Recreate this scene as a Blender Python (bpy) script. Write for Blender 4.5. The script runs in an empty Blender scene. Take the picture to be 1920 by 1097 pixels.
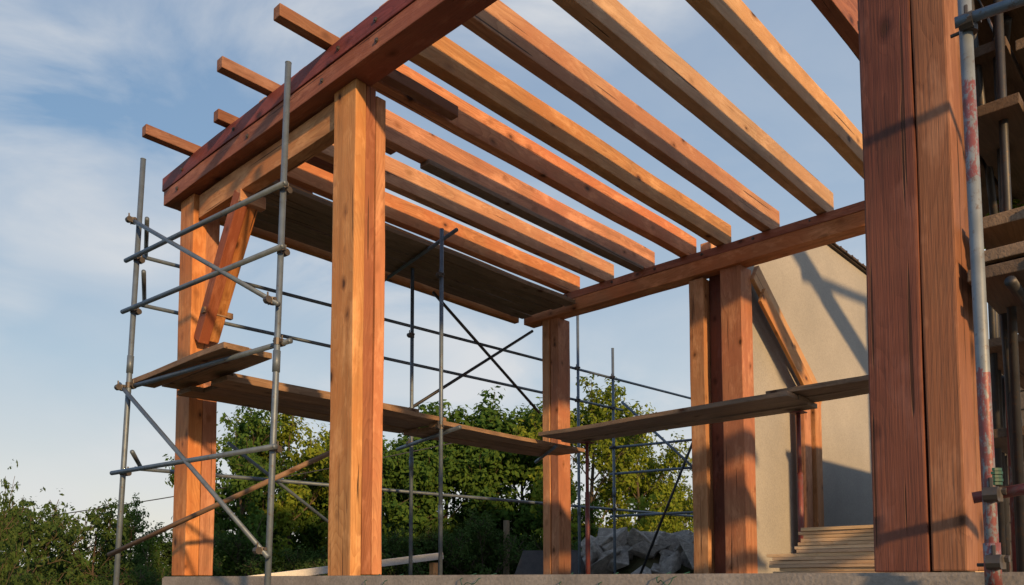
import bpy, bmesh, math, random
import numpy as np
from mathutils import Vector, Matrix, noise
random.seed(7); rng=np.random.default_rng(7)
sc=bpy.context.scene; col=sc.collection
sc.view_settings.view_transform='Standard'; sc.view_settings.look='None'; sc.view_settings.exposure=0
GZ=-1.6
# ---------------------------------------------------------------- materials
def newmat(name):
    m=bpy.data.materials.new(name); m.use_nodes=True; nt=m.node_tree; nt.nodes.clear()
    out=nt.nodes.new('ShaderNodeOutputMaterial'); b=nt.nodes.new('ShaderNodeBsdfPrincipled')
    nt.links.new(b.outputs[0],out.inputs[0]); return m,nt,b,out
def N(nt,t,**k):
    n=nt.nodes.new(t)
    for a,v in k.items(): setattr(n,a,v)
    return n
def math_(nt,op,a,b=None,c=None,clamp=False):
    n=nt.nodes.new('ShaderNodeMath'); n.operation=op; n.use_clamp=clamp
    for i,x in enumerate((a,b,c)):
        if x is None: continue
        if isinstance(x,(int,float)): n.inputs[i].default_value=x
        else: nt.links.new(x,n.inputs[i])
    return n.outputs[0]
def ramp(nt,fac,stops):
    r=nt.nodes.new('ShaderNodeValToRGB'); e=r.color_ramp.elements
    while len(e)<len(stops): e.new(.5)
    for i,(p,c) in enumerate(stops):
        e[i].position=p; e[i].color=(c[0],c[1],c[2],1) if not isinstance(c,(int,float)) else (c,c,c,1)
    nt.links.new(fac,r.inputs[0]); return r.outputs[0]
def mixc(nt,fac,a,b,mode='MIX'):
    n=nt.nodes.new('ShaderNodeMix'); n.data_type='RGBA'; n.blend_type=mode
    if isinstance(fac,(int,float)): n.inputs[0].default_value=fac
    else: nt.links.new(fac,n.inputs[0])
    for i,x in ((6,a),(7,b)):
        if isinstance(x,tuple): n.inputs[i].default_value=(x[0],x[1],x[2],1)
        else: nt.links.new(x,n.inputs[i])
    return n.outputs[2]
def noise_(nt,vec,scale,detail=3,rough=.55,dist=0):
    n=nt.nodes.new('ShaderNodeTexNoise'); n.inputs['Scale'].default_value=scale
    n.inputs['Detail'].default_value=detail; n.inputs['Roughness'].default_value=rough; n.inputs['Distortion'].default_value=dist
    nt.links.new(vec,n.inputs['Vector']); return n.outputs[0]
def scaled(nt,vec,s):
    n=nt.nodes.new('ShaderNodeVectorMath'); n.operation='MULTIPLY'; n.inputs[1].default_value=s
    nt.links.new(vec,n.inputs[0]); return n.outputs[0]
def wood(name,light,dark,knot=(.05,.02,.01),knotp=.42,grey=0.0,rough=.62,stain=None,weather=.22):
    m,nt,b,out=newmat(name)
    tc=N(nt,'ShaderNodeTexCoord'); oi=N(nt,'ShaderNodeObjectInfo')
    off=nt.nodes.new('ShaderNodeVectorMath'); off.operation='MULTIPLY_ADD'
    cmb=N(nt,'ShaderNodeCombineXYZ')
    for i in range(3): nt.links.new(oi.outputs['Random'],cmb.inputs[i])
    nt.links.new(cmb.outputs[0],off.inputs[0]); off.inputs[1].default_value=(37,19,53); nt.links.new(tc.outputs['Object'],off.inputs[2])
    V=off.outputs[0]
    wb=N(nt,'ShaderNodeTexNoise'); wb.inputs['Scale'].default_value=9; wb.inputs['Detail'].default_value=1; nt.links.new(V,wb.inputs['Vector'])
    wadd=nt.nodes.new('ShaderNodeVectorMath'); wadd.operation='MULTIPLY_ADD'; nt.links.new(wb.outputs['Color'],wadd.inputs[0]); wadd.inputs[1].default_value=(.03,.03,.03); nt.links.new(V,wadd.inputs[2])
    Vw=wadd.outputs[0]
    vo=N(nt,'ShaderNodeTexVoronoi'); vo.inputs['Scale'].default_value=1; nt.links.new(scaled(nt,Vw,(4.6,7.6,7.6)),vo.inputs['Vector'])
    sep=N(nt,'ShaderNodeSeparateColor'); nt.links.new(vo.outputs['Color'],sep.inputs[0])
    has=math_(nt,'LESS_THAN',sep.outputs[0],knotp)
    dist=math_(nt,'ADD',vo.outputs['Distance'],math_(nt,'MULTIPLY',sep.outputs[1],.12))
    near=math_(nt,'MULTIPLY',math_(nt,'POWER',math_(nt,'SUBTRACT',1,dist,clamp=True),5),has)
    nA=noise_(nt,scaled(nt,V,(.5,3.6,3.6)),1,2,.35)
    ring=math_(nt,'ADD',math_(nt,'MULTIPLY',nA,34),math_(nt,'MULTIPLY',near,5.0))
    g=math_(nt,'FRACT',ring)
    grain=math_(nt,'POWER',g,2.2)
    st=noise_(nt,scaled(nt,V,(2.2,95,95)),1,3,.72)
    st2=noise_(nt,scaled(nt,V,(.6,16,16)),1,2,.6)
    blotch=noise_(nt,V,1.2,4,.6)
    c=mixc(nt,math_(nt,'MULTIPLY',grain,.66),light,dark)
    c=mixc(nt,ramp(nt,st,[(.40,0),(.68,.55)]),c,dark)
    c=mixc(nt,ramp(nt,st2,[(.44,0),(.68,.5)]),c,tuple(x*.58 for x in dark))
    if stain: c=mixc(nt,ramp(nt,blotch,[(.40,0),(.60,.8)]),c,stain)
    sc1=noise_(nt,scaled(nt,V,(1.2,3,3)),2.2,4,.7)
    c=mixc(nt,ramp(nt,sc1,[(.53,0),(.7,weather)]),c,(.08,.05,.032))
    c=mixc(nt,ramp(nt,sc1,[(.32,.45),(.47,0)]),c,tuple(min(1,x*1.35+.05) for x in light))
    if grey: c=mixc(nt,ramp(nt,noise_(nt,V,2.3,3),[(.3,grey*.5),(.7,grey)]),c,(.16,.14,.115))
    hv=N(nt,'ShaderNodeHueSaturation'); nt.links.new(c,hv.inputs['Color'])
    nt.links.new(math_(nt,'MULTIPLY_ADD',oi.outputs['Random'],.3,.85),hv.inputs['Value'])
    rnd2=math_(nt,'FRACT',math_(nt,'MULTIPLY',oi.outputs['Random'],7.31))
    nt.links.new(math_(nt,'MULTIPLY_ADD',rnd2,.012,.495),hv.inputs['Hue'])
    nt.links.new(math_(nt,'MULTIPLY_ADD',math_(nt,'FRACT',math_(nt,'MULTIPLY',oi.outputs['Random'],3.7)),.14,.88),hv.inputs['Saturation'])
    c=hv.outputs[0]
    kf=math_(nt,'MULTIPLY',ramp(nt,dist,[(.13,1),(.20,0)]),has)
    halo=math_(nt,'MULTIPLY',ramp(nt,dist,[(.18,.7),(.36,0)]),has)
    c=mixc(nt,halo,c,tuple(x*.55 for x in dark)); c=mixc(nt,math_(nt,'MULTIPLY',kf,.85),c,knot)
    ck=noise_(nt,scaled(nt,V,(.9,45,45)),1,1,.5); ckf=ramp(nt,ck,[(.25,.85),(.27,0)])
    c=mixc(nt,ckf,c,(.03,.014,.008))
    nt.links.new(c,b.inputs['Base Color']); b.inputs['Roughness'].default_value=rough
    b.inputs['Specular IOR Level'].default_value=.25
    bp=N(nt,'ShaderNodeBump'); bp.inputs['Strength'].default_value=.6; bp.inputs['Distance'].default_value=.005
    nt.links.new(math_(nt,'SUBTRACT',math_(nt,'ADD',st,math_(nt,'MULTIPLY',grain,-.3)),ckf),bp.inputs['Height']); nt.links.new(bp.outputs[0],b.inputs['Normal'])
    return m
M_orange=wood('cedar_orange',(.56,.26,.105),(.34,.125,.043),stain=(.45,.155,.055))
M_red=wood('red_stained_timber',(.155,.047,.032),(.075,.022,.016),stain=(.19,.066,.04),rough=.55)
M_redtop=wood('crimson_primed_timber',(.25,.042,.042),(.14,.025,.024),stain=(.28,.055,.045),rough=.55)
M_redor=wood('red_orange_timber',(.36,.13,.056),(.20,.058,.026),stain=(.27,.076,.035))
M_amber=wood('amber_edge_timber',(.33,.15,.07),(.17,.068,.03),stain=(.25,.095,.042))
M_tail=wood('tail_brown_timber',(.25,.12,.065),(.14,.06,.03),stain=(.2,.08,.04))
M_pale=wood('pale_pine',(.60,.40,.22),(.44,.25,.12),stain=(.52,.29,.135),knotp=.34)
M_lumber=wood('fresh_sawn_pine',(.68,.50,.31),(.52,.34,.19),knotp=.15,weather=.08)
M_raft=wood('rafter_pine',(.57,.31,.14),(.37,.16,.062),stain=(.46,.19,.072))
M_grey=wood('weathered_board',(.28,.20,.13),(.16,.105,.065),grey=.45,knotp=.3)
M_brown=wood('brown_board',(.30,.18,.10),(.17,.095,.05),grey=.2,knotp=.35)
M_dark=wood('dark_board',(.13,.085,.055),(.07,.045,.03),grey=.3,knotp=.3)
def steel(name,base,paint=None,pz=None,met=.4):
    m,nt,b,out=newmat(name); tc=N(nt,'ShaderNodeTexCoord'); V=tc.outputs['Object']
    n1=noise_(nt,V,9,4,.6); n2=noise_(nt,V,38,4,.75)
    c=ramp(nt,n1,[(.3,tuple(x*.65 for x in base)),(.7,base)])
    rust=ramp(nt,n2,[(.57,0),(.68,.7)])
    if paint:
        pf=ramp(nt,noise_(nt,scaled(nt,V,(2.2,9,9)),1,5,.75),[(.44,0),(.5,1)])
        if pz:
            sx=N(nt,'ShaderNodeSeparateXYZ'); nt.links.new(V,sx.inputs[0]); x=math_(nt,'ADD',sx.outputs[0],math_(nt,'MULTIPLY',noise_(nt,V,12,3),.12))
            tot=None
            for a,bb in pz:
                t=math_(nt,'MULTIPLY',math_(nt,'GREATER_THAN',x,a),math_(nt,'LESS_THAN',x,bb))
                tot=t if tot is None else math_(nt,'ADD',tot,t,clamp=True)
            pf=math_(nt,'MULTIPLY',tot,ramp(nt,noise_(nt,scaled(nt,V,(1,2,2)),16,5,.8),[(.44,0),(.52,.85)]))
        c=mixc(nt,pf,c,paint)
    c=mixc(nt,rust,c,(.10,.065,.045))
    nt.links.new(c,b.inputs['Base Color']); b.inputs['Metallic'].default_value=met if not paint else .15; b.inputs['Roughness'].default_value=.5
    bp=N(nt,'ShaderNodeBump'); bp.inputs['Strength'].default_value=.3; bp.inputs['Distance'].default_value=.002; nt.links.new(n2,bp.inputs['Height']); nt.links.new(bp.outputs[0],b.inputs['Normal'])
    return m
M_steel=steel('galvanised_tube',(.15,.205,.275)); M_darksteel=steel('dark_tube',(.055,.06,.07))
M_redtube=steel('red_painted_tube',(.2,.21,.23),(.15,.03,.03))
M_prop=steel('red_prop',(.2,.1,.1),(.20,.04,.04),[(-5,9)])
M_band=steel('banded_tube',(.22,.27,.32),(.20,.035,.035),[(1.62,2.3),(2.92,3.25)])
M_coupler=steel('coupler_steel',(.09,.085,.085))
def plain(name,c1,c2,scale=4,rough=.85,bump=.3,bd=.01,fine=60):
    m,nt,b,out=newmat(name); tc=N(nt,'ShaderNodeTexCoord'); V=tc.outputs['Object']
    n=noise_(nt,V,scale,5,.6); f=noise_(nt,V,fine,3,.6)
    c=ramp(nt,n,[(.32,c1),(.68,c2)]); c=mixc(nt,ramp(nt,f,[(.35,.35),(.6,0)]),c,tuple(x*.6 for x in c1))
    nt.links.new(c,b.inputs['Base Color']); b.inputs['Roughness'].default_value=rough
    bp=N(nt,'ShaderNodeBump'); bp.inputs['Strength'].default_value=bump; bp.inputs['Distance'].default_value=bd
    nt.links.new(math_(nt,'ADD',n,f),bp.inputs['Height']); nt.links.new(bp.outputs[0],b.inputs['Normal']); return m
M_conc=plain('concrete',(.21,.20,.19),(.36,.34,.32),4)
M_wall=plain('cream_stucco',(.30,.305,.30),(.39,.39,.375),.8,.9,.35,.008,70)
M_wall2=plain('grey_stucco',(.11,.10,.095),(.16,.15,.135),2)
M_tile=plain('roof_tile',(.035,.03,.028),(.09,.06,.045),8)
M_rock=plain('grey_rock',(.30,.28,.26),(.66,.62,.57),3.2,.9,1.0,.06,18)
M_ground=plain('grassy_ground',(.035,.05,.018),(.10,.085,.045),.8,.95,.6,.05,9)
M_white=plain('white_metal',(.55,.57,.6),(.68,.69,.7),3,.5,.05)
M_shed=plain('dark_shingle',(.03,.03,.032),(.06,.055,.055),6)
M_green,_nt,_b,_=newmat('green_wire'); _b.inputs['Base Color'].default_value=(.01,.07,.05,1)
M_bark=plain('bark',(.05,.035,.025),(.13,.1,.075),9)
def leafmat(name,c1,c2,c3):
    m,nt,b,out=newmat(name); nt.nodes.remove(b)
    tc=N(nt,'ShaderNodeTexCoord'); V=tc.outputs['Object']
    n=noise_(nt,V,1.3,2,.6); f=noise_(nt,V,14,1,.6)
    c=ramp(nt,n,[(.35,c1),(.65,c2)]); c=mixc(nt,ramp(nt,f,[(.45,0),(.7,.8)]),c,c3)
    d=N(nt,'ShaderNodeBsdfDiffuse'); t=N(nt,'ShaderNodeBsdfTranslucent')
    mx=N(nt,'ShaderNodeMixShader'); mx.inputs[0].default_value=.4
    nt.links.new(c,d.inputs[0]);nt.links.new(c,t.inputs[0]); nt.links.new(d.outputs[0],mx.inputs[1]);nt.links.new(t.outputs[0],mx.inputs[2])
    nt.links.new(mx.outputs[0],out.inputs[0]); return m
M_leafd=leafmat('dark_leaves',(.045,.11,.028),(.085,.165,.036),(.135,.205,.042))
M_leafl=leafmat('light_leaves',(.11,.18,.025),(.20,.27,.035),(.30,.32,.05))
M_leafo=leafmat('olive_leaves',(.04,.09,.03),(.08,.14,.04),(.12,.165,.05))
# ---------------------------------------------------------------- helpers
def link(o): col.objects.link(o); return o
def thing(o,label,cat,group=None):
    o['label']=label; o['category']=cat
    if group: o['group']=group
    return o
def empty(name,loc,label,cat,group=None):
    e=bpy.data.objects.new(name,None); e.empty_display_size=.2; e.location=loc; link(e)
    return thing(e,label,cat,group)
def par(o,p):
    o.parent=p; o.matrix_parent_inverse=Matrix.Translation(p.location).inverted(); return o
def meshobj(name,bm,mat,M=None,parent=None,smooth=False):
    me=bpy.data.meshes.new(name); bm.to_mesh(me); bm.free(); me.materials.append(mat)
    if smooth: me.shade_smooth()
    o=bpy.data.objects.new(name,me); link(o)
    if M is not None: o.matrix_world=M
    if parent: par(o,parent)
    return o
def frame(p0,p1,up):
    p0=Vector(p0);p1=Vector(p1); x=(p1-p0); L=x.length; x.normalize(); z=Vector(up); z=(z-x*z.dot(x)).normalized(); y=z.cross(x)
    M=Matrix((x,y,z)).transposed().to_4x4(); M.translation=p0; return M,L
def timber(name,p0,p1,w,h,mat,up=(0,0,1),parent=None,bow=.004,bev=.007):
    M,L=frame(p0,p1,up); bm=bmesh.new(); n=max(2,int(L/.35)); rings=[]
    sd=random.random()*50
    for i in range(n+1):
        x=L*i/n; dy=bow*noise.noise(Vector((x*1.1,sd,0)))*2; dz=bow*noise.noise(Vector((x*1.1,0,sd)))*2
        if i==0: x+=random.uniform(-.006,.006)
        rings.append([bm.verts.new((x,sy*w/2+dy+random.uniform(-.0012,.0012),sz*h/2+dz+random.uniform(-.0012,.0012))) for sy,sz in((-1,-1),(1,-1),(1,1),(-1,1))])
    for a,b in zip(rings,rings[1:]):
        for k in range(4): bm.faces.new((a[k],a[(k+1)%4],b[(k+1)%4],b[k]))
    bm.faces.new(rings[0][::-1]); bm.faces.new(rings[-1])
    bmesh.ops.recalc_face_normals(bm,faces=bm.faces)
    es=[e for e in bm.edges if len(e.link_faces)==2 and e.calc_face_angle(0)>1]
    bmesh.ops.bevel(bm,geom=es,offset=bev,segments=2,profile=.6,affect='EDGES')
    return meshobj(name,bm,mat,M,parent)
def tubebm(bm,p0,p1,r0,r1=None,seg=14,cap=True):
    if r1 is None:r1=r0
    p0=Vector(p0);p1=Vector(p1);x=(p1-p0).normalized(); a=x.orthogonal().normalized(); b=x.cross(a)
    R=[]
    for p,r in((p0,r0),(p1,r1)):
        R.append([bm.verts.new(p+(a*math.cos(t)+b*math.sin(t))*r) for t in [2*math.pi*k/seg for k in range(seg)]])
    for k in range(seg): bm.faces.new((R[0][k],R[0][(k+1)%seg],R[1][(k+1)%seg],R[1][k]))
    if cap: bm.faces.new(R[0][::-1]); bm.faces.new(R[1])
def tube(name,p0,p1,mat,parent=None,r=.019,sleeve=None):
    M,L=frame(p0,p1,(0,0,1) if abs((Vector(p1)-Vector(p0)).normalized().z)<.95 else (1,0,0)); bm=bmesh.new()
    tubebm(bm,(0,0,0),(L,0,0),r)
    tubebm(bm,(L,0,0),(L+.004,0,0),r*1.06)
    if sleeve: 
        for s in sleeve: tubebm(bm,(s-.07,0,0),(s+.07,0,0),r*1.22)
    return meshobj(name,bm,mat,M,parent,True)
def coupler(p,parent,ax=(0,0,1),ax2=(0,1,0),name='coupler'):
    bm=bmesh.new(); p=Vector(p)
    a=Vector(ax).normalized(); c=Vector(ax2).normalized()
    tubebm(bm,-a*.022,a*.022,.025,seg=10); o2=a.cross(c).normalized()*.036
    tubebm(bm,o2-c*.02,o2+c*.02,.024,seg=10)
    tubebm(bm,c*.02-a*.008,c*.055-a*.008,.006,seg=6); tubebm(bm,-c*.034+a*.01,-c*.018+a*.01,.012,seg=6); tubebm(bm,o2+a*.02,o2+a*.052,.006,seg=6)
    return meshobj(name,bm,M_coupler,Matrix.Translation(p),parent)
def box(bm,a,b):
    vs=[bm.verts.new((x,y,z)) for x in(a[0],b[0]) for y in(a[1],b[1]) for z in(a[2],b[2])]
    for f in((0,1,3,2),(4,6,7,5),(0,4,5,1),(2,3,7,6),(0,2,6,4),(1,5,7,3)): bm.faces.new([vs[i] for i in f])
def bolts(parent,pts,ax=(1,0,0)):
    for p in pts:
        bm=bmesh.new(); a=Vector(ax); tubebm(bm,(0,0,0),a*.012,.01,seg=6); tubebm(bm,(0,0,0),a*.004,.017,seg=10)
        meshobj('bolt',bm,M_coupler,Matrix.Translation(p),parent)
# ---------------------------------------------------------------- ground + slab
bm=bmesh.new()
S=600; n=60
gv=[[bm.verts.new((-S+2*S*(i/n),-S+2*S*(j/n),0)) for j in range(n+1)] for i in range(n+1)]
for i in range(n):
    for j in range(n): bm.faces.new((gv[i][j],gv[i+1][j],gv[i+1][j+1],gv[i][j+1]))
g=meshobj('ground',bm,M_ground,Matrix.Translation((0,0,GZ))); g['kind']='structure'
SX=2.97
bm=bmesh.new(); box(bm,(SX,-2.0,GZ-.05),(8.3,6.85,0)); 
bmesh.ops.bevel(bm,geom=list(bm.edges),offset=.012,segments=2,affect='EDGES')
slab=meshobj('foundation_slab',bm,M_conc); thing(slab,'raised grey concrete foundation slab carrying the timber frame','foundation')
# ---------------------------------------------------------------- timber columns
W=.25; zt=3.545; zb=3.29; XF=3.03; XL=7.70
def vt(name,x0,x1,y0,y1,z0,z1,mat,parent):
    return timber(name,((x0+x1)/2,(y0+y1)/2,z0),((x0+x1)/2,(y0+y1)/2,z1),y1-y0,x1-x0,mat,up=(1,0,0),parent=parent)
G='laminated timber columns of the house frame'
c2=empty('timber_column',(XF+.12,4.35,0),'orange cedar column of laminated planks in evening sun','column',G)
vt('plank',XF,XF+.085,4.23,4.48,.002,zb+.0,M_raft,c2); vt('plank',XF+.088,XF+.168,4.237,4.475,.002,zb+.0,M_redor,c2); vt('plank',XF+.171,XF+W,4.23,4.48,.002,zb-.04,M_orange,c2)
c1=empty('timber_column',(XF+.12,6.67,0),'orange cedar corner column with a knee brace','column',G)
vt('plank',XF,XF+.12,6.55,6.80,.002,zb,M_orange,c1); vt('plank',XF+.124,XF+W,6.555,6.795,.002,zb,M_orange,c1)
cr=empty('timber_column',(XF+.13,.88,0),'large knotty dark red column with an orange plank edge','column',G)
vt('plank',XF-.01,XF+.15,.838,1.02,.002,zb,M_red,cr); vt('plank',XF-.004,XF+.15,.722,.834,.002,zb,M_amber,cr)
vt('plank',XF+.153,XF+.30,.725,1.015,.002,zb,M_tail,cr)
c3=empty('timber_column',(XL+.12,6.5,0),'slim twin plank column under the ledger beam','column',G)
vt('plank',XL,XL+W,6.52,6.64,.002,zb,M_raft,c3); vt('plank',XL+.01,XL+W,6.385,6.51,.002,zb,M_orange,c3)
c4=empty('timber_column',(XL+.12,4.18,0),'wide built-up column with a recessed red core','column',G)
vt('plank',XL,XL+W,4.31,4.49,.002,zb-.03,M_raft,c4); vt('plank',XL+.12,XL+W-.01,4.115,4.307,.002,zb,M_red,c4); vt('plank',XL,XL+W,3.87,4.11,.002,zb,M_orange,c4)
# ---------------------------------------------------------------- beams
hb=empty('header_beam',(2.95,4,zb),'red-stained two-plank header beam over the front columns','beam')
timber('plank',(3.055,6.98,3.355),(3.055,.3,3.355),.21,.13,M_redor,parent=hb); timber('plank',(3.05,7.0,3.482),(3.05,.3,3.482),.22,.122,M_redtop,parent=hb)
bolts(hb,[(2.938,y,3.48) for y in (6.6,5.7,4.9,4.3,3.9)]+[(2.948,y,3.35) for y in (6.7,5.5,4.5,3.9)],(-1,0,0))
ib=timber('support_beam',(3.12,6.53,3.17),(3.12,4.49,3.17),.11,.2,M_raft); thing(ib,'pale unpainted beam spanning between two columns','beam')
kb=empty('knee_brace',(3.14,6.4,2.2),'reddish knee brace from column up to beam','brace')
timber('plank',(3.10,6.515,2.0),(3.10,5.84,3.07),.09,.12,M_redor,up=(0,1,0),parent=kb); timber('plank',(3.195,6.515,2.03),(3.195,5.86,3.07),.09,.12,M_orange,up=(0,1,0),parent=kb)
timber('cleat',(3.03,6.36,2.22),(3.30,6.36,2.22),.05,.05,M_brown,parent=kb); timber('cleat',(3.05,5.83,3.03),(3.28,5.83,3.03),.08,.10,M_raft,parent=kb)
lb=empty('ledger_beam',(XL,4,3.3),'orange-brown ledger beam carrying the rafter ends','beam')
timber('plank',(7.76,6.92,3.37),(7.76,.4,3.37),.2,.155,M_orange,parent=lb); timber('plank',(7.755,6.5,3.495),(7.755,.4,3.495),.2,.09,M_redor,parent=lb)
bolts(lb,[(7.655,y,3.5) for y in (6.2,5.5,4.9,4.3,3.7,3.1,2.5)],(-1,0,0))
# rafters
G='parallel timber roof rafters'
for ym,m,t,tail in [(1.87,M_redor,.1,None),(2.44,M_pale,.105,None),(3.04,M_pale,.105,None),(3.61,M_raft,.105,None),(4.14,M_raft,.105,None),(4.58,M_orange,.1,(2.55,4.42)),(5.13,M_orange,.1,(2.55,5.18)),(5.70,M_raft,.1,(2.84,5.80)),(6.25,M_orange,.1,(2.55,6.42))]:
    e=empty('rafter',(5.4,ym-t/2,zt),'long planed timber rafter resting on both beams' if not tail else 'timber rafter with a thin plank tail past the beam','rafter',G)
    timber('rafter_plank',(3.145,ym-t/2,zt+.127),(7.86+random.uniform(-.03,.02),ym-t/2,zt+.127),t,.253,m,parent=e)
    if tail:
        yy=tail[1] if abs(tail[1]-ym+t/2)>t/2+.04 else (ym+.043 if tail[1]>ym-t/2 else ym-t-.043)
        timber('tail_plank',(tail[0],yy,zt+.045),(4.1,yy,zt+.045),.08,.085,M_tail,parent=e)
gr=timber('side_board',(4.35,5.07,zt-.025),(7.6,5.07,zt-.025),.12,.045,M_grey); thing(gr,'weathered grey board fixed under a rafter','board')
eb=timber('edge_beam',(3.1,6.99,3.38),(7.6,6.99,3.38),.08,.14,M_orange); thing(eb,'thin orange edge beam beside the high walkway','beam')
tp=timber('post_stub',(7.98,4.4,3.4),(7.98,4.4,3.74),.12,.14,M_raft,up=(1,0,0)); thing(tp,'short sawn post stub standing above the ledger','post')
# ---------------------------------------------------------------- boards
def boards(n,axis,a0,a1,b0,b1,z,mat,group,label,jit=.05,th=.042,gap=.014,zj=.006):
    w=(b1-b0)/n
    for i in range(n):
        c=b0+w*(i+.5); s=random.uniform(-jit,jit); e=random.uniform(-jit,jit); dz=random.uniform(0,zj); sk=random.uniform(-.006,.006)
        p0,p1=((a0+s,c+sk,z+th/2+dz),(a1+e,c-sk,z+th/2+dz)) if axis=='x' else ((c+sk,a0+s,z+th/2+dz),(c-sk,a1+e,z+th/2+dz))
        o=timber('scaffold_board',p0,p1,w-gap,th,mat,bev=.004,bow=.008); thing(o,label,'plank',group)
boards(2,'y',5.15,6.62,2.59,3.0,1.56,M_brown,'boards on the scaffold','worn brown scaffold board lying across tubes')
boards(3,'x',2.93,5.15,5.66,6.48,1.48,M_brown,'boards on the scaffold','brown scaffold walkway board beside the column',.09)
boards(1,'x',3.05,4.9,5.75,6.0,1.53,M_brown,'boards on the scaffold','second board stacked on the walkway')
boards(3,'x',5.12,7.25,5.62,6.3,1.425,M_brown,'boards on the scaffold','brown scaffold board near the slim column',.06)
boards(3,'y',2.85,5.6,6.38,7.06,1.49,M_grey,'boards on the scaffold','long grey scaffold board on red props',.05)
boards(2,'y',.6,3.05,6.5,7.02,1.54,M_grey,'boards on the scaffold','grey scaffold board lapped over another',.05)
boards(5,'x',3.4,7.60,6.02,6.92,3.35,M_grey,'high walkway boards','grey-brown weathered walkway board beneath the rafters',.035,.042,.016,.012)
boards(1,'x',3.6,7.5,6.1,6.28,3.408,M_raft,'high walkway boards','paler board stacked on the high walkway',.04)
# ---------------------------------------------------------------- scaffold
sf=empty('scaffold',(2.6,5.6,GZ),'galvanised tube scaffold around the timber frame','scaffold')
A0=Vector((2.47,6.64,GZ));A1=Vector((2.585,6.52,3.4)); B0=Vector((2.68,4.69,GZ));B1=Vector((2.755,4.61,3.43))
def on(P,Q,z): t=(z-P.z)/(Q.z-P.z); return P+(Q-P)*t
tube('upright_tube',A0,A1,M_steel,sf,r=.021,sleeve=[3.3]); tube('upright_tube',B0,B1,M_steel,sf,r=.021,sleeve=[3.0])
for z in (2.565,2.14,1.53,.825):
    a=on(A0,A1,z);b=on(B0,B1,z); d=(b-a).normalized(); off=Vector((-.04 if z!=1.53 else .04,0,0))
    tube('ledger_tube',a+off-d*.1,b+off+d*.08,M_steel,sf,r=.018); coupler(a,sf,(A1-A0),d); coupler(b,sf,(B1-B0),d)
for za,zb_ in ((2.87,1.79),(1.5,.16)):
    a=on(A0,A1,za)+Vector((-.045,0,0));b=on(B0,B1,zb_)+Vector((-.045,0,0)); tube('diagonal_brace',a+(a-b)*.03,b+(b-a)*.03,M_steel,sf,r=.017); coupler(b,sf);coupler(a,sf)
tube('diagonal_brace',(2.46,6.65,.17),(3.35,4.75,.93),M_brown,sf,r=.019)
tube('diagonal_brace',(3.68,7.12,1.27),(4.9,7.12,.52),M_steel,sf,r=.016)
for z,xe in ((2.86,11.9),(2.42,9.6),(.95,11.9)):
    tube('ledger_tube',(2.86,7.2,z),(xe,7.2-.07*(xe-2.86),z+.01),M_steel,sf,r=.018)
    p=on(A0,A1,z+.04); tube('ledger_tube',p+Vector((.04,-.05,0)),(2.93,7.27,z+.04),M_steel,sf,r=.018)
def up(x,y,z1,mat=M_steel,z0=GZ,sl=None,r=.02): 
    return tube('upright_tube',(x,y,z0),(x,y,z1),mat,sf,sleeve=sl,r=r)
up(5.08,5.66,3.36,M_steel,.002,[.6]); up(5.5,6.6,3.34,M_steel,.002,[1.2]); up(8.62,6.78,3.62,M_steel,GZ,[2.5]); up(9.37,6.73,3.30,M_steel,GZ,[2.8]); up(11.9,6.54,3.0)
up(5.45,7.06,3.3,M_steel,GZ,None,.017)
for p in ((5.08,5.66,1.42),(5.5,6.6,1.42),(5.5,6.6,2.6),(5.08,5.66,2.9),(8.62,6.78,2.87),(8.62,6.78,2.42),(9.37,6.73,2.87),(9.37,6.73,2.42),(9.37,6.73,.95),(9.37,6.73,1.85),(5.45,7.06,2.86),(5.45,7.06,2.42),(5.45,7.06,.95)): coupler(p,sf)
tube('ledger_tube',(5.13,5.45,1.40),(5.55,6.9,1.40),M_steel,sf); tube('ledger_tube',(5.13,5.5,3.325),(5.5,7.2,3.325),M_steel,sf)
tube('ledger_tube',(6.6,5.5,1.40),(7.35,6.45,1.40),M_steel,sf,r=.018)
for z in (1.85,1.47,.86): tube('ledger_tube',(9.37,6.8,z),(9.75,4.55,z),M_steel,sf,r=.018)
tube('diagonal_brace',(5.85,6.66,3.19),(7.68,6.68,2.10),M_darksteel,sf,r=.018); tube('diagonal_brace',(5.5,6.72,1.78),(7.62,6.74,3.16),M_darksteel,sf,r=.018)
tube('diagonal_brace',(9.4,6.6,2.5),(9.45,5.0,1.0),M_steel,sf,r=.018); tube('diagonal_brace',(9.5,6.45,-.1),(9.5,5.2,2.45),M_darksteel,sf,r=.018)
G='red steel props under the boards'
for x,y,z in ((6.95,5.35,1.47),(6.98,2.98,1.47)):
    e=empty('steel_prop',(x,y,0),'red painted adjustable steel prop holding boards','prop',G)
    tube('outer_tube',(x,y,.01),(x,y,z*.62),M_prop,e,r=.026); tube('inner_tube',(x,y,z*.62),(x,y,z-.012),M_prop,e,r=.019)
    bm=bmesh.new(); box(bm,(x-.06,y-.06,.002),(x+.06,y+.06,.01)); meshobj('base_plate',bm,M_prop,None,e)
    bm=bmesh.new(); box(bm,(x-.06,y-.06,z-.012),(x+.06,y+.06,z-.003)); meshobj('head_plate',bm,M_prop,None,e)
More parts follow.
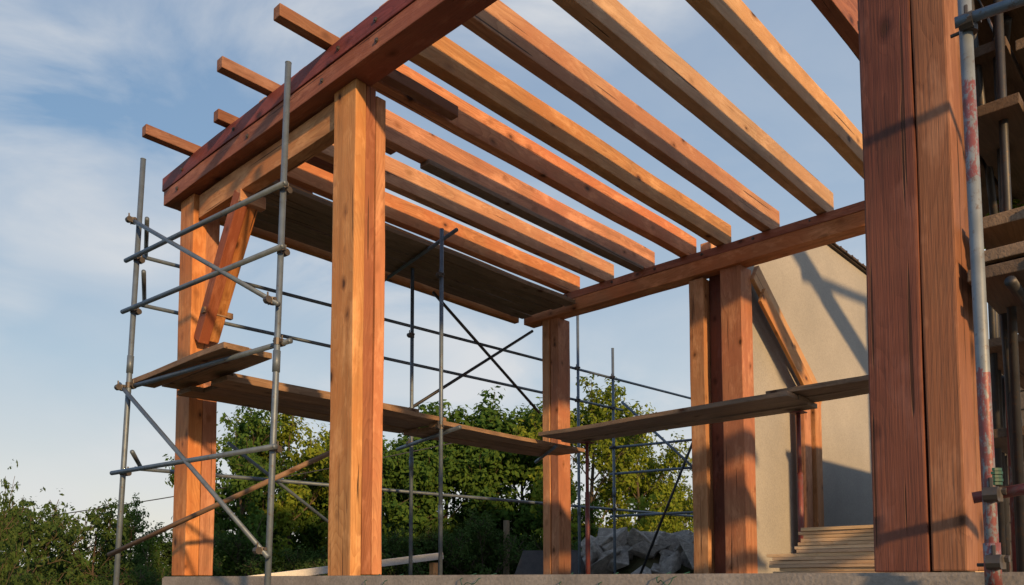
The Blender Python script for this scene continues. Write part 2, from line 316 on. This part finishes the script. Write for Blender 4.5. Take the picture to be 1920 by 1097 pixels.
# near scaffold with banded pole
ns=empty('scaffold',(2.86,.6,GZ),'tube scaffold with worn red and grey banded upright','scaffold')
tube('upright_tube',(2.86,.60,GZ),(2.835,.625,2.6),M_band,ns,r=.02,sleeve=[1.62])
for x,y,m,r in ((4.2,.80,M_redtube,.02),(4.95,1.0,M_darksteel,.02),(3.75,.70,M_darksteel,.018),(3.45,.64,M_darksteel,.016),(5.6,1.12,M_redtube,.02),(4.55,.93,M_darksteel,.016),(3.95,.74,M_darksteel,.015),(5.2,1.12,M_darksteel,.018)):
    tube('upright_tube',(x,y,.002),(x,y,3.2),m,ns,r=r)
tube('ledger_tube',(2.79,.64,1.77),(2.95,-.2,1.79),M_steel,ns,r=.017); tube('ledger_tube',(3.02,.56,.96),(5.2,.62,.96),M_darksteel,ns,r=.018)
tube('ledger_tube',(2.86,.66,.235),(2.98,.1,.32),M_prop,ns,r=.018)
tube('ledger_tube',(4.2,.72,1.42),(4.25,-.2,1.42),M_darksteel,ns,r=.018); tube('ledger_tube',(3.7,.66,2.27),(5.7,1.16,2.27),M_darksteel,ns,r=.02)
tube('diagonal_brace',(3.35,.72,2.25),(4.7,.86,.7),M_darksteel,ns,r=.016); tube('diagonal_brace',(3.5,.66,2.1),(4.0,.76,1.0),M_darksteel,ns,r=.014); tube('diagonal_brace',(3.6,.78,1.3),(4.5,.96,2.25),M_darksteel,ns,r=.016)
tube('diagonal_brace',(4.9,.98,.1),(5.6,1.1,2.2),M_darksteel,ns,r=.016); tube('diagonal_brace',(3.4,.66,1.15),(4.3,.8,.1),M_darksteel,ns,r=.016)
for p in ((2.84,.61,1.77),(2.86,.6,.24),(2.86,.6,.03),(4.2,.8,1.42),(3.75,.7,1.9)): coupler(p,ns)
bm=bmesh.new()
for k in range(5): tubebm(bm,(0,0,k*.011),(0,0,k*.011+.009),.025+.002*(k%2),seg=16)
meshobj('tie_wire',bm,M_green,Matrix.Translation((2.859,.6,.27)),ns)
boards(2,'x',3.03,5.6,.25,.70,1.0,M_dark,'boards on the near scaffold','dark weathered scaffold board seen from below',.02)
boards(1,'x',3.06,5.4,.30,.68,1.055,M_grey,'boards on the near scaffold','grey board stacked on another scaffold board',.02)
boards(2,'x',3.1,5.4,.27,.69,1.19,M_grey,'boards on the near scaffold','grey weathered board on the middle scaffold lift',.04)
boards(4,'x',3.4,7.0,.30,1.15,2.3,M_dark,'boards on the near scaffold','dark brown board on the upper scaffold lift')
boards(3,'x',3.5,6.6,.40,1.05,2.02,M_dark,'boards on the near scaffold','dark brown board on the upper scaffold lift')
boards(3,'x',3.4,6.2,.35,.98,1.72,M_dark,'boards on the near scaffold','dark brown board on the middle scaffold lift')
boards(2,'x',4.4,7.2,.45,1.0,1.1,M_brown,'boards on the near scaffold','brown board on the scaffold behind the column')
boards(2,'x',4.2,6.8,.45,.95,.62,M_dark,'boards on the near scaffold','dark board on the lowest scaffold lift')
def polytube(bm,pts,r,seg=6):
    for a,b in zip(pts,pts[1:]): tubebm(bm,a,b,r,seg=seg,cap=False)
for y in (3.8,3.05,2.35,1.85):
    bm=bmesh.new(); pts=[]; hh=random.uniform(.05,.16); ww=random.uniform(.04,.14); ph=random.uniform(0,6)
    for i in range(17):
        t=i/16; pts.append(Vector((-.045-.03*math.sin(math.pi*t)+(.12 if t in(0,1) else 0),ww-2*ww*t,.025*math.sin(math.pi*t)*math.cos(t*7+ph)-hh*math.sin(math.pi*t)**.7+.008)))
    polytube(bm,pts,.0022); o=meshobj('wire_loop',bm,M_green,Matrix.Translation((SX+.035,y+random.uniform(-.08,.08),0))); thing(o,'thin green wire loop hanging over the slab edge','wire','green wire loops on the slab')
# ---------------------------------------------------------------- lumber stack
G='stacked pale sawn boards'
for L in range(13):
    for k in range(3):
        y1=2.88-random.uniform(0,.12) if L<6 else 2.68-random.uniform(0,.12)
        x=6.12+k*.16+random.uniform(-.012,.012)
        o=timber('lumber_board',(x,y1,.015+L*.028),(x+random.uniform(-.02,.02),1.4,.015+L*.028),.145,.0255,M_lumber,bev=.002,bow=.0008); thing(o,'pale sawn board in a stack on the slab','board',G)
# ---------------------------------------------------------------- house
hs=empty('house',(8,3.95,GZ),'grey-cream stucco house with dark tile eave','house')
bm=bmesh.new(); prof=[(7.99,GZ),(12.6,GZ),(12.6,4.32),(10.05,4.32),(9.7,4.16),(8.9,3.8),(7.99,3.45)]
f=[bm.verts.new((x,3.95,z)) for x,z in prof]; k=[bm.verts.new((x,4.2,z)) for x,z in prof]
bm.faces.new(f); bm.faces.new(k[::-1])
for i in range(len(f)): j=(i+1)%len(f); bm.faces.new((f[i],k[i],k[j],f[j]))
bmesh.ops.recalc_face_normals(bm,faces=bm.faces)
meshobj('wall',bm,M_wall,None,hs)
bm=bmesh.new()
for i in range(13):
    x=9.98+i*.205
    box(bm,(x,3.88,4.34),(x+.19,4.3,4.358+.012*(i%2)))
    tubebm(bm,(x+.2,3.875,4.36),(x+.2,4.3,4.37),.018,.018,seg=8)
box(bm,(9.9,3.91,4.323),(12.68,4.5,4.337)); meshobj('roof',bm,M_tile,None,hs)
fr=empty('stair_frame',(9.2,3.8,0),'sloping twin-plank brace on posts beside the wall','frame')
timber('sloping_rail',(7.97,3.85,3.27),(9.66,3.85,2.12),.05,.22,M_pale,parent=fr); timber('sloping_rail',(7.97,3.77,3.00),(9.42,3.77,2.02),.04,.2,M_raft,parent=fr)
vt('post',8.98,9.16,3.76,3.87,.002,2.2,M_orange,fr); vt('post',9.24,9.42,3.74,3.85,.002,2.05,M_raft,fr)
ob=empty('outbuilding',(10,1.3,GZ),'low grey rendered outbuilding with lap siding','building')
bm=bmesh.new(); box(bm,(8.42,.7,GZ),(13,2.3,1.85)); meshobj('wall',bm,M_wall2,None,ob)  # hidden part enlarged so its shadow covers the lower house wall
bm=bmesh.new(); box(bm,(8.36,.62,1.853),(13.1,2.38,1.92)); meshobj('roof',bm,M_tile,None,ob)
bm=bmesh.new()
for i in range(12): box(bm,(8.395,.7,-.2+i*.17),(8.417,2.29,-.2+i*.17+.155))
meshobj('siding',bm,M_wall2,None,ob)
rt=empty('shadow_frame',(9.4,1,1.92),'unseen timber frame added to cast shadow bands on the house wall','shadow caster')  # added out of view so its bars throw shadow bands on the house wall
for y in (.85,1.0,1.15): timber('sloping_shadow_bar',(8.1,y,4.95),(11.6,y,3.55),.12,.26,M_raft,parent=rt)
timber('sloping_shadow_bar',(9.3,1.6,4.25),(11.8,1.6,3.2),.1,.12,M_raft,parent=rt)
timber('cross_shadow_bar',(8.5,1.05,4.55),(11.2,1.05,4.86),.1,.12,M_raft,parent=rt)  # extra bar for the shallow shadow band crossing the sloping ones
for x,z in ((10.7,4.8),(11.3,3.55)): vt('post',x,x+.12,.98,1.12,1.922,z,M_raft,rt)
# ---------------------------------------------------------------- far yard things
sh=empty('shed',(9.4,7.8,GZ),'small shed with dark shingle roof','shed')
e1=[(8.6,8.05),(9.2,7.3),(10.25,7.8),(9.65,8.55)]
bm=bmesh.new(); lo_=[bm.verts.new((x,y,GZ)) for x,y in e1]; hi_=[bm.verts.new((x,y,-.12)) for x,y in e1]
for i in range(4): bm.faces.new((lo_[i],lo_[(i+1)%4],hi_[(i+1)%4],hi_[i]))
bm.faces.new(hi_); bmesh.ops.scale(bm,vec=(.94,.94,1),space=Matrix.Translation((-9.42,-7.92,0)),verts=bm.verts); meshobj('wall',bm,M_wall2,None,sh)
bm=bmesh.new(); v=[bm.verts.new(p) for p in((8.6,8.05,-.13),(9.2,7.3,-.13),(9.68,7.62,.40),(9.1,8.25,.40),(10.25,7.8,-.13),(9.65,8.55,-.13))]
bm.faces.new((v[0],v[1],v[2],v[3])); bm.faces.new((v[3],v[2],v[4],v[5])); bm.faces.new((v[0],v[3],v[5])); bm.faces.new((v[1],v[4],v[2])); meshobj('roof',bm,M_shed,None,sh)
lt=empty('lean_to',(5.8,8.3,GZ),'low lean-to with white metal fascia','lean-to')
timber('fascia',(4.5,8.75,-.07),(7.0,7.75,.27),.03,.09,M_white,parent=lt); timber('roof_sheet',(4.6,9.05,-.1),(7.1,8.05,.24),.6,.02,M_conc,parent=lt)
for x,y in((4.7,8.7),(6.9,7.82)): vt('post',x,x+.08,y,y+.08,GZ,-.1 if x<5 else .18,M_pale,lt)
fp=timber('fence_post',(12.9,12.2,GZ),(12.9,12.2,1.25),.10,.10,M_grey,up=(1,0,0)); thing(fp,'lone weathered wooden fence post among bushes','post')
# rocks
bm=bmesh.new()
gr=[[None]*13 for _ in range(19)]
def hill(u,v): return max(0,1-u*u*.8-v*v)**.6*2.1
for i in range(19):
    for j in range(13):
        u=i/18*2-1; v_=j/12*2-1
        gr[i][j]=bm.verts.new((11.2+u*1.24+v_*.84, 7.3-u*1.71+v_*.84, GZ-.02+hill(u,v_)+noise.noise(Vector((u*4,v_*4,0)))*.1))
for i in range(18):
    for j in range(12): bm.faces.new((gr[i][j],gr[i+1][j],gr[i+1][j+1],gr[i][j+1]))
tr=meshobj('terrain_mound',bm,M_ground); tr['kind']='structure'
def rockmesh(seed):
    bm=bmesh.new(); rr=random.Random(seed)
    for _ in range(12):
        p=Vector((rr.uniform(-1,1),rr.uniform(-1,1),rr.uniform(-1,1))); p*= .95/max(abs(p.x),abs(p.y),abs(p.z))**.75/1.1; bm.verts.new(p)
    bmesh.ops.convex_hull(bm,input=bm.verts)
    bmesh.ops.delete(bm,geom=[v for v in bm.verts if not v.link_faces],context='VERTS')
    bmesh.ops.bevel(bm,geom=list(bm.edges),offset=.035,segments=1,affect='EDGES')
    bmesh.ops.triangulate(bm,faces=bm.faces[:])
    bmesh.ops.recalc_face_normals(bm,faces=bm.faces)
    me=bpy.data.meshes.new('rock'); bm.to_mesh(me); bm.free(); me.materials.append(M_rock); return me
rms=[rockmesh(s) for s in range(12)]
for i in range(110):
    u=random.uniform(-1.05,1.05); vv=random.uniform(-.85,.2)
    x=11.2+u*1.24+vv*.84; y=7.3-u*1.71+vv*.84; s=random.uniform(.12,.31)
    o=bpy.data.objects.new('rock',rms[i%12]); link(o); o.location=(x,y,GZ+hill(u,vv)+.12); o.scale=(s*1.35,s*1.15,s*.8); o.rotation_euler=(random.uniform(-.6,.6),random.uniform(-.6,.6),random.uniform(0,6.3)); thing(o,'angular grey boulder in a rubble heap','rock','grey boulders in a heap')
bm=bmesh.new(); P=[Vector((1.5+9.5*t,21-10*t,.55+2.2*t-.225*4*t*(1-t))) for t in [i/24 for i in range(25)]]
for a,b in zip(P,P[1:]): tubebm(bm,a,b,.01,seg=6,cap=False)
w=meshobj('power_line',bm,M_darksteel); thing(w,'thin black overhead utility wire','cable')
# ---------------------------------------------------------------- trees
def leaves(centers,radii,count,size,r,flat=.8):
    cidx=r.integers(0,len(centers),count); c=np.array(centers)[cidx]; rad=np.array(radii)[cidx]
    d=r.normal(size=(count,3)); d/=np.linalg.norm(d,axis=1)[:,None]; rr=rad*(r.random(count)**.4)
    p=c+d*rr[:,None]*np.array([1,1,flat])
    o=p-np.array(centers).mean(0); o/=np.linalg.norm(o,axis=1)[:,None]+1e-6
    nrm=d*.9+o*.5+r.normal(size=(count,3))*.4+np.array([0,0,.25]); nrm/=np.linalg.norm(nrm,axis=1)[:,None]
    t=np.cross(nrm,r.normal(size=(count,3))); t/=np.linalg.norm(t,axis=1)[:,None]; b=np.cross(nrm,t)
    s=size*(.6+.8*r.random(count))[:,None]
    return np.stack([p-t*s, p-b*s*.5+nrm*s*.1, p+t*s, p+b*s*.5+nrm*s*.1],1).reshape(-1,3)
def leafmesh(name,v,mat):
    n=len(v)//4; me=bpy.data.meshes.new(name); me.vertices.add(len(v)); me.vertices.foreach_set('co',v.astype(np.float32).ravel())
    me.loops.add(4*n); me.loops.foreach_set('vertex_index',np.arange(4*n,dtype=np.int32)); me.polygons.add(n)
    me.polygons.foreach_set('loop_start',np.arange(0,4*n,4,dtype=np.int32)); me.update(calc_edges=True); me.validate(); me.materials.append(mat); return me
def treemesh(seed,H,spread,nleaf,size,mat,low=.15,nl=13,cr=.42):
    r=random.Random(seed); rn=np.random.default_rng(seed); bm=bmesh.new(); cen=[];rad=[]
    def limb(p,d,L,r0,depth):
        segs=4; q=p.copy(); rr=r0
        for i in range(segs):
            d=(d+Vector((r.gauss(0,.16),r.gauss(0,.16),r.gauss(.05,.1)))).normalized(); q2=q+d*L/segs; r2=max(rr*.76,.006)
            tubebm(bm,q,q2,rr,r2,seg=5,cap=False); q=q2; rr=r2
            if depth>0 and i>=1:
                for _ in range(2 if depth>1 else 1+int(r.random()<.6)):
                    dd=(d+Vector((r.gauss(0,.8),r.gauss(0,.8),r.gauss(.15,.5)))).normalized(); limb(q,dd,L*r.uniform(.4,.62),rr*.62,depth-1)
            if depth<=1 and i>=1: cen.append(tuple(q+Vector((r.gauss(0,.1),r.gauss(0,.1),r.gauss(0,.1))))); rad.append(cr*r.uniform(.45,1.1)*(1 if depth else .8))
    p=Vector((0,0,0)); rr=.022*H; nseg=8; path=[p.copy()]
    for i in range(nseg):
        p2=p+Vector((r.gauss(0,.05)*H*.15,r.gauss(0,.05)*H*.15,H*.86/nseg)); r2=rr*.84; tubebm(bm,p,p2,rr,r2,seg=8,cap=False); p=p2;rr=r2; path.append(p.copy())
    for k in range(nl):
        t=low+(1-low)*(k+.5)/nl; q=path[min(nseg,int(t*nseg))]; a=k*2.4+r.uniform(-.4,.4)
        Ls=spread*(.45+.75*math.sin(math.pi*min(1,t*.85+.12)))*r.uniform(.7,1.15)
        limb(q,Vector((math.cos(a),math.sin(a),.25+t*.7)).normalized(),Ls,.010*H*(1.2-t),2)
    limb(path[-1],Vector((0,0,1)),H*.14,.006*H,1)
    me=bpy.data.meshes.new('trunk'); bm.to_mesh(me); bm.free(); me.materials.append(M_bark)
    v=leaves(cen,rad,nleaf,size,rn); zmax=float(np.percentile(v[:,2],99.7)); return me,leafmesh('crown',v,mat),zmax
T=[treemesh(1,5.4,1.5,24000,.07,M_leafd,.12,13,.36),treemesh(2,5.2,1.6,24000,.07,M_leafd,.15,13,.38),treemesh(3,5.6,1.5,16000,.06,M_leafl,.15,12,.27),
   treemesh(4,5.0,1.3,10000,.058,M_leafo,.28,10,.25),treemesh(5,2.9,1.15,11000,.038,M_leafo,.05,12,.18),treemesh(6,2.7,.9,7500,.040,M_leafo,.1,10,.14),
   treemesh(7,5.3,1.5,16000,.062,M_leafd,.2,12,.27)]
tl=['dense green broadleaf tree behind the building site','full rounded green tree catching evening light','light green airy tree with thin branches','open olive green tree with visible trunk','bushy dark green shrub with small leaves','sparse green shrub with arching twigs','airy dark green tree with gaps in its crown']
def tree(k,x,y,top,rot,sx=1.):
    s=(top-GZ)/T[k][2]; big=k not in(4,5)
    e=empty('tree' if big else 'shrub',(x,y,GZ),tl[k],'tree' if big else 'shrub','trees beyond the building site' if big else 'shrubs beyond the building site')
    e.rotation_euler=(0,0,rot); e.scale=(s*sx,s*sx,s)
    for nm,me in zip(('trunk','crown'),T[k][:2]):
        o=bpy.data.objects.new(nm,me); link(o); o.parent=e
for a in [(5,2.3,9.35,1.02,0,.35),(5,3.5,12.2,.95,1.,.8),(5,4.4,12.5,1.1,2.1,.8),(5,3.9,14.4,1.2,4,.9),(6,5.3,13.4,1.25,2.2,.6),(4,6.1,13.6,.9,3.3),(4,2.2,11.2,.2,5),(4,5.1,11.3,.3,.4),(4,2.9,10.3,.2,3),(4,4.0,10.9,.1,1.4),(4,3.2,13.2,.5,2),(4,5.0,13.0,.6,5),
          (6,8.0,14.9,3.5,0,.85),(6,8.8,15.9,2.9,1.2,.8),(2,9.3,15.1,3.7,2,.85),(4,7.6,13.7,.9,4.4),(4,8.6,13.2,.7,.4),(0,10.6,15.3,3.0,1),
          (1,12.2,14.9,3.5,0),(0,13.5,14.9,4.2,1,),(1,14.3,13.9,4.4,2.5),(0,15.6,14.1,4.3,4,.9),(0,12.6,16.3,3.2,1.9),(6,14.9,12.6,2.5,.6),
          (2,15.2,11.5,4.7,0,.9),(2,16.8,11.3,4.1,2.6,.8),(2,17.9,11.6,3.3,1.1,.8),(2,18.9,11.4,2.4,3.1),(4,14.2,11.5,1.3,2),(4,12.6,12.6,1.4,5),(4,11.5,13.0,1.2,2),(4,10.2,13.4,1.0,0),(4,13.4,10.3,.9,0.5),(1,11.4,16.5,2.8,2.2)]:
    tree(*a)
r_=np.random.default_rng(4)
vp=empty('climbing_plant',(4.2,.8,1.43),'small green creeper tangled on a scaffold tube','plant')
bm=bmesh.new(); pts=[Vector((4.2+.03*math.cos(i*.9),.8+.03*math.sin(i*.9),1.3+i*.03)) for i in range(14)]
polytube(bm,pts,.004); meshobj('stem',bm,M_bark,None,vp)
v=leaves([tuple(p) for p in pts],[.09]*14,500,.024,r_); o=bpy.data.objects.new('leaves',leafmesh('leaves',v,M_leafl)); link(o); par(o,vp)
cen=[];rad=[]; r=random.Random(5)
for i in range(520):
    a=math.radians(r.uniform(-8,88)); d=r.uniform(30,50); h=r.uniform(.0,1)*(2.2+.9*math.sin(a*9)); cen.append((math.cos(a)*d,math.sin(a)*d,GZ+.6+h)); rad.append(r.uniform(.7,1.3))
fw=bpy.data.objects.new('distant_wood',leafmesh('distant_wood',leaves(cen,rad,60000,.22,np.random.default_rng(3)),M_leafd)); link(fw); fw['kind']='stuff'
# ---------------------------------------------------------------- light, sky, camera
sd=Vector((-.33,-1,.30)).normalized()
el=math.asin(sd.z); az=math.atan2(sd.x,sd.y)
L=bpy.data.lights.new('sun','SUN'); L.energy=5.0; L.angle=math.radians(2.0); L.color=(1,.60,.26); lo=bpy.data.objects.new('sun',L); link(lo); lo.rotation_euler=sd.to_track_quat('Z','Y').to_euler()
w=bpy.data.worlds.new('World'); sc.world=w; w.use_nodes=True; nt=w.node_tree; nt.nodes.clear()
out=N(nt,'ShaderNodeOutputWorld'); sky=N(nt,'ShaderNodeTexSky'); sky.sky_type='NISHITA'; sky.sun_disc=False; sky.sun_elevation=el; sky.sun_rotation=az; sky.air_density=1.0; sky.dust_density=1.2; sky.ozone_density=1.5
bg=N(nt,'ShaderNodeBackground'); bg.inputs[1].default_value=.14; nt.links.new(sky.outputs[0],bg.inputs[0])
tc=N(nt,'ShaderNodeTexCoord'); sx=N(nt,'ShaderNodeSeparateXYZ'); nt.links.new(tc.outputs['Generated'],sx.inputs[0])
zc=math_(nt,'MAXIMUM',sx.outputs[2],0)
grad=ramp(nt,zc,[(0,(.88,.79,.66)),(.10,(.72,.72,.69)),(.24,(.42,.55,.66)),(.42,(.17,.34,.56)),(.8,(.06,.17,.39))])
bgg=N(nt,'ShaderNodeBackground'); nt.links.new(grad,bgg.inputs[0]); bgg.inputs[1].default_value=1.
m1=N(nt,'ShaderNodeMixShader'); m1.inputs[0].default_value=.88; nt.links.new(bg.outputs[0],m1.inputs[1]); nt.links.new(bgg.outputs[0],m1.inputs[2])
zz=math_(nt,'ADD',zc,.35)
cx=math_(nt,'DIVIDE',sx.outputs[0],zz); cyy=math_(nt,'DIVIDE',sx.outputs[1],zz); cm=N(nt,'ShaderNodeCombineXYZ'); nt.links.new(cx,cm.inputs[0]); nt.links.new(cyy,cm.inputs[1]); nt.links.new(math_(nt,'MULTIPLY',sx.outputs[2],2.2),cm.inputs[2])
rot=N(nt,'ShaderNodeMapping'); nt.links.new(cm.outputs[0],rot.inputs[0]); rot.inputs['Rotation'].default_value=(0,0,.6); rot.inputs['Scale'].default_value=(1.3,1.1,1); rot.inputs['Location'].default_value=(.35,.2,0)
n1=noise_(nt,rot.outputs[0],2.0,8,.56,.5); n2=noise_(nt,rot.outputs[0],1.3,2,.5)
side=math_(nt,'MULTIPLY_ADD',math_(nt,'SUBTRACT',sx.outputs[0],sx.outputs[1]),.40,.44,clamp=True)
cf=math_(nt,'MULTIPLY',ramp(nt,n1,[(.42,0),(.70,1)]),ramp(nt,n2,[(.40,.15),(.58,1)]))
cf=math_(nt,'MULTIPLY',cf,.9)
cf=math_(nt,'ADD',cf,math_(nt,'MULTIPLY',side,.5),clamp=True); cf=math_(nt,'MINIMUM',cf,.9)
bc=N(nt,'ShaderNodeBackground'); bc.inputs[0].default_value=(.72,.735,.755,1); bc.inputs[1].default_value=1.
mx=N(nt,'ShaderNodeMixShader'); nt.links.new(cf,mx.inputs[0]); nt.links.new(m1.outputs[0],mx.inputs[1]); nt.links.new(bc.outputs[0],mx.inputs[2]); nt.links.new(mx.outputs[0],out.inputs[0])
th,p,r_=.7503,.0668,-.0021
F=Vector((math.cos(th)*math.cos(p),math.sin(th)*math.cos(p),math.sin(p))); R=Vector((math.sin(th),-math.cos(th),0)); U=R.cross(F)
R2=R*math.cos(r_)+U*math.sin(r_); U2=-R*math.sin(r_)+U*math.cos(r_)
cam=bpy.data.cameras.new('camera'); co=bpy.data.objects.new('camera',cam); link(co)
M=Matrix((R2,U2,-F)).transposed().to_4x4(); M.translation=(0,0,-.0146); co.matrix_world=M
cam.sensor_width=36; cam.lens=1503.07/1920*36; cam.shift_y=(982.4-548.5)/1920; cam.clip_end=3000; cam.clip_start=.05
sc.camera=co
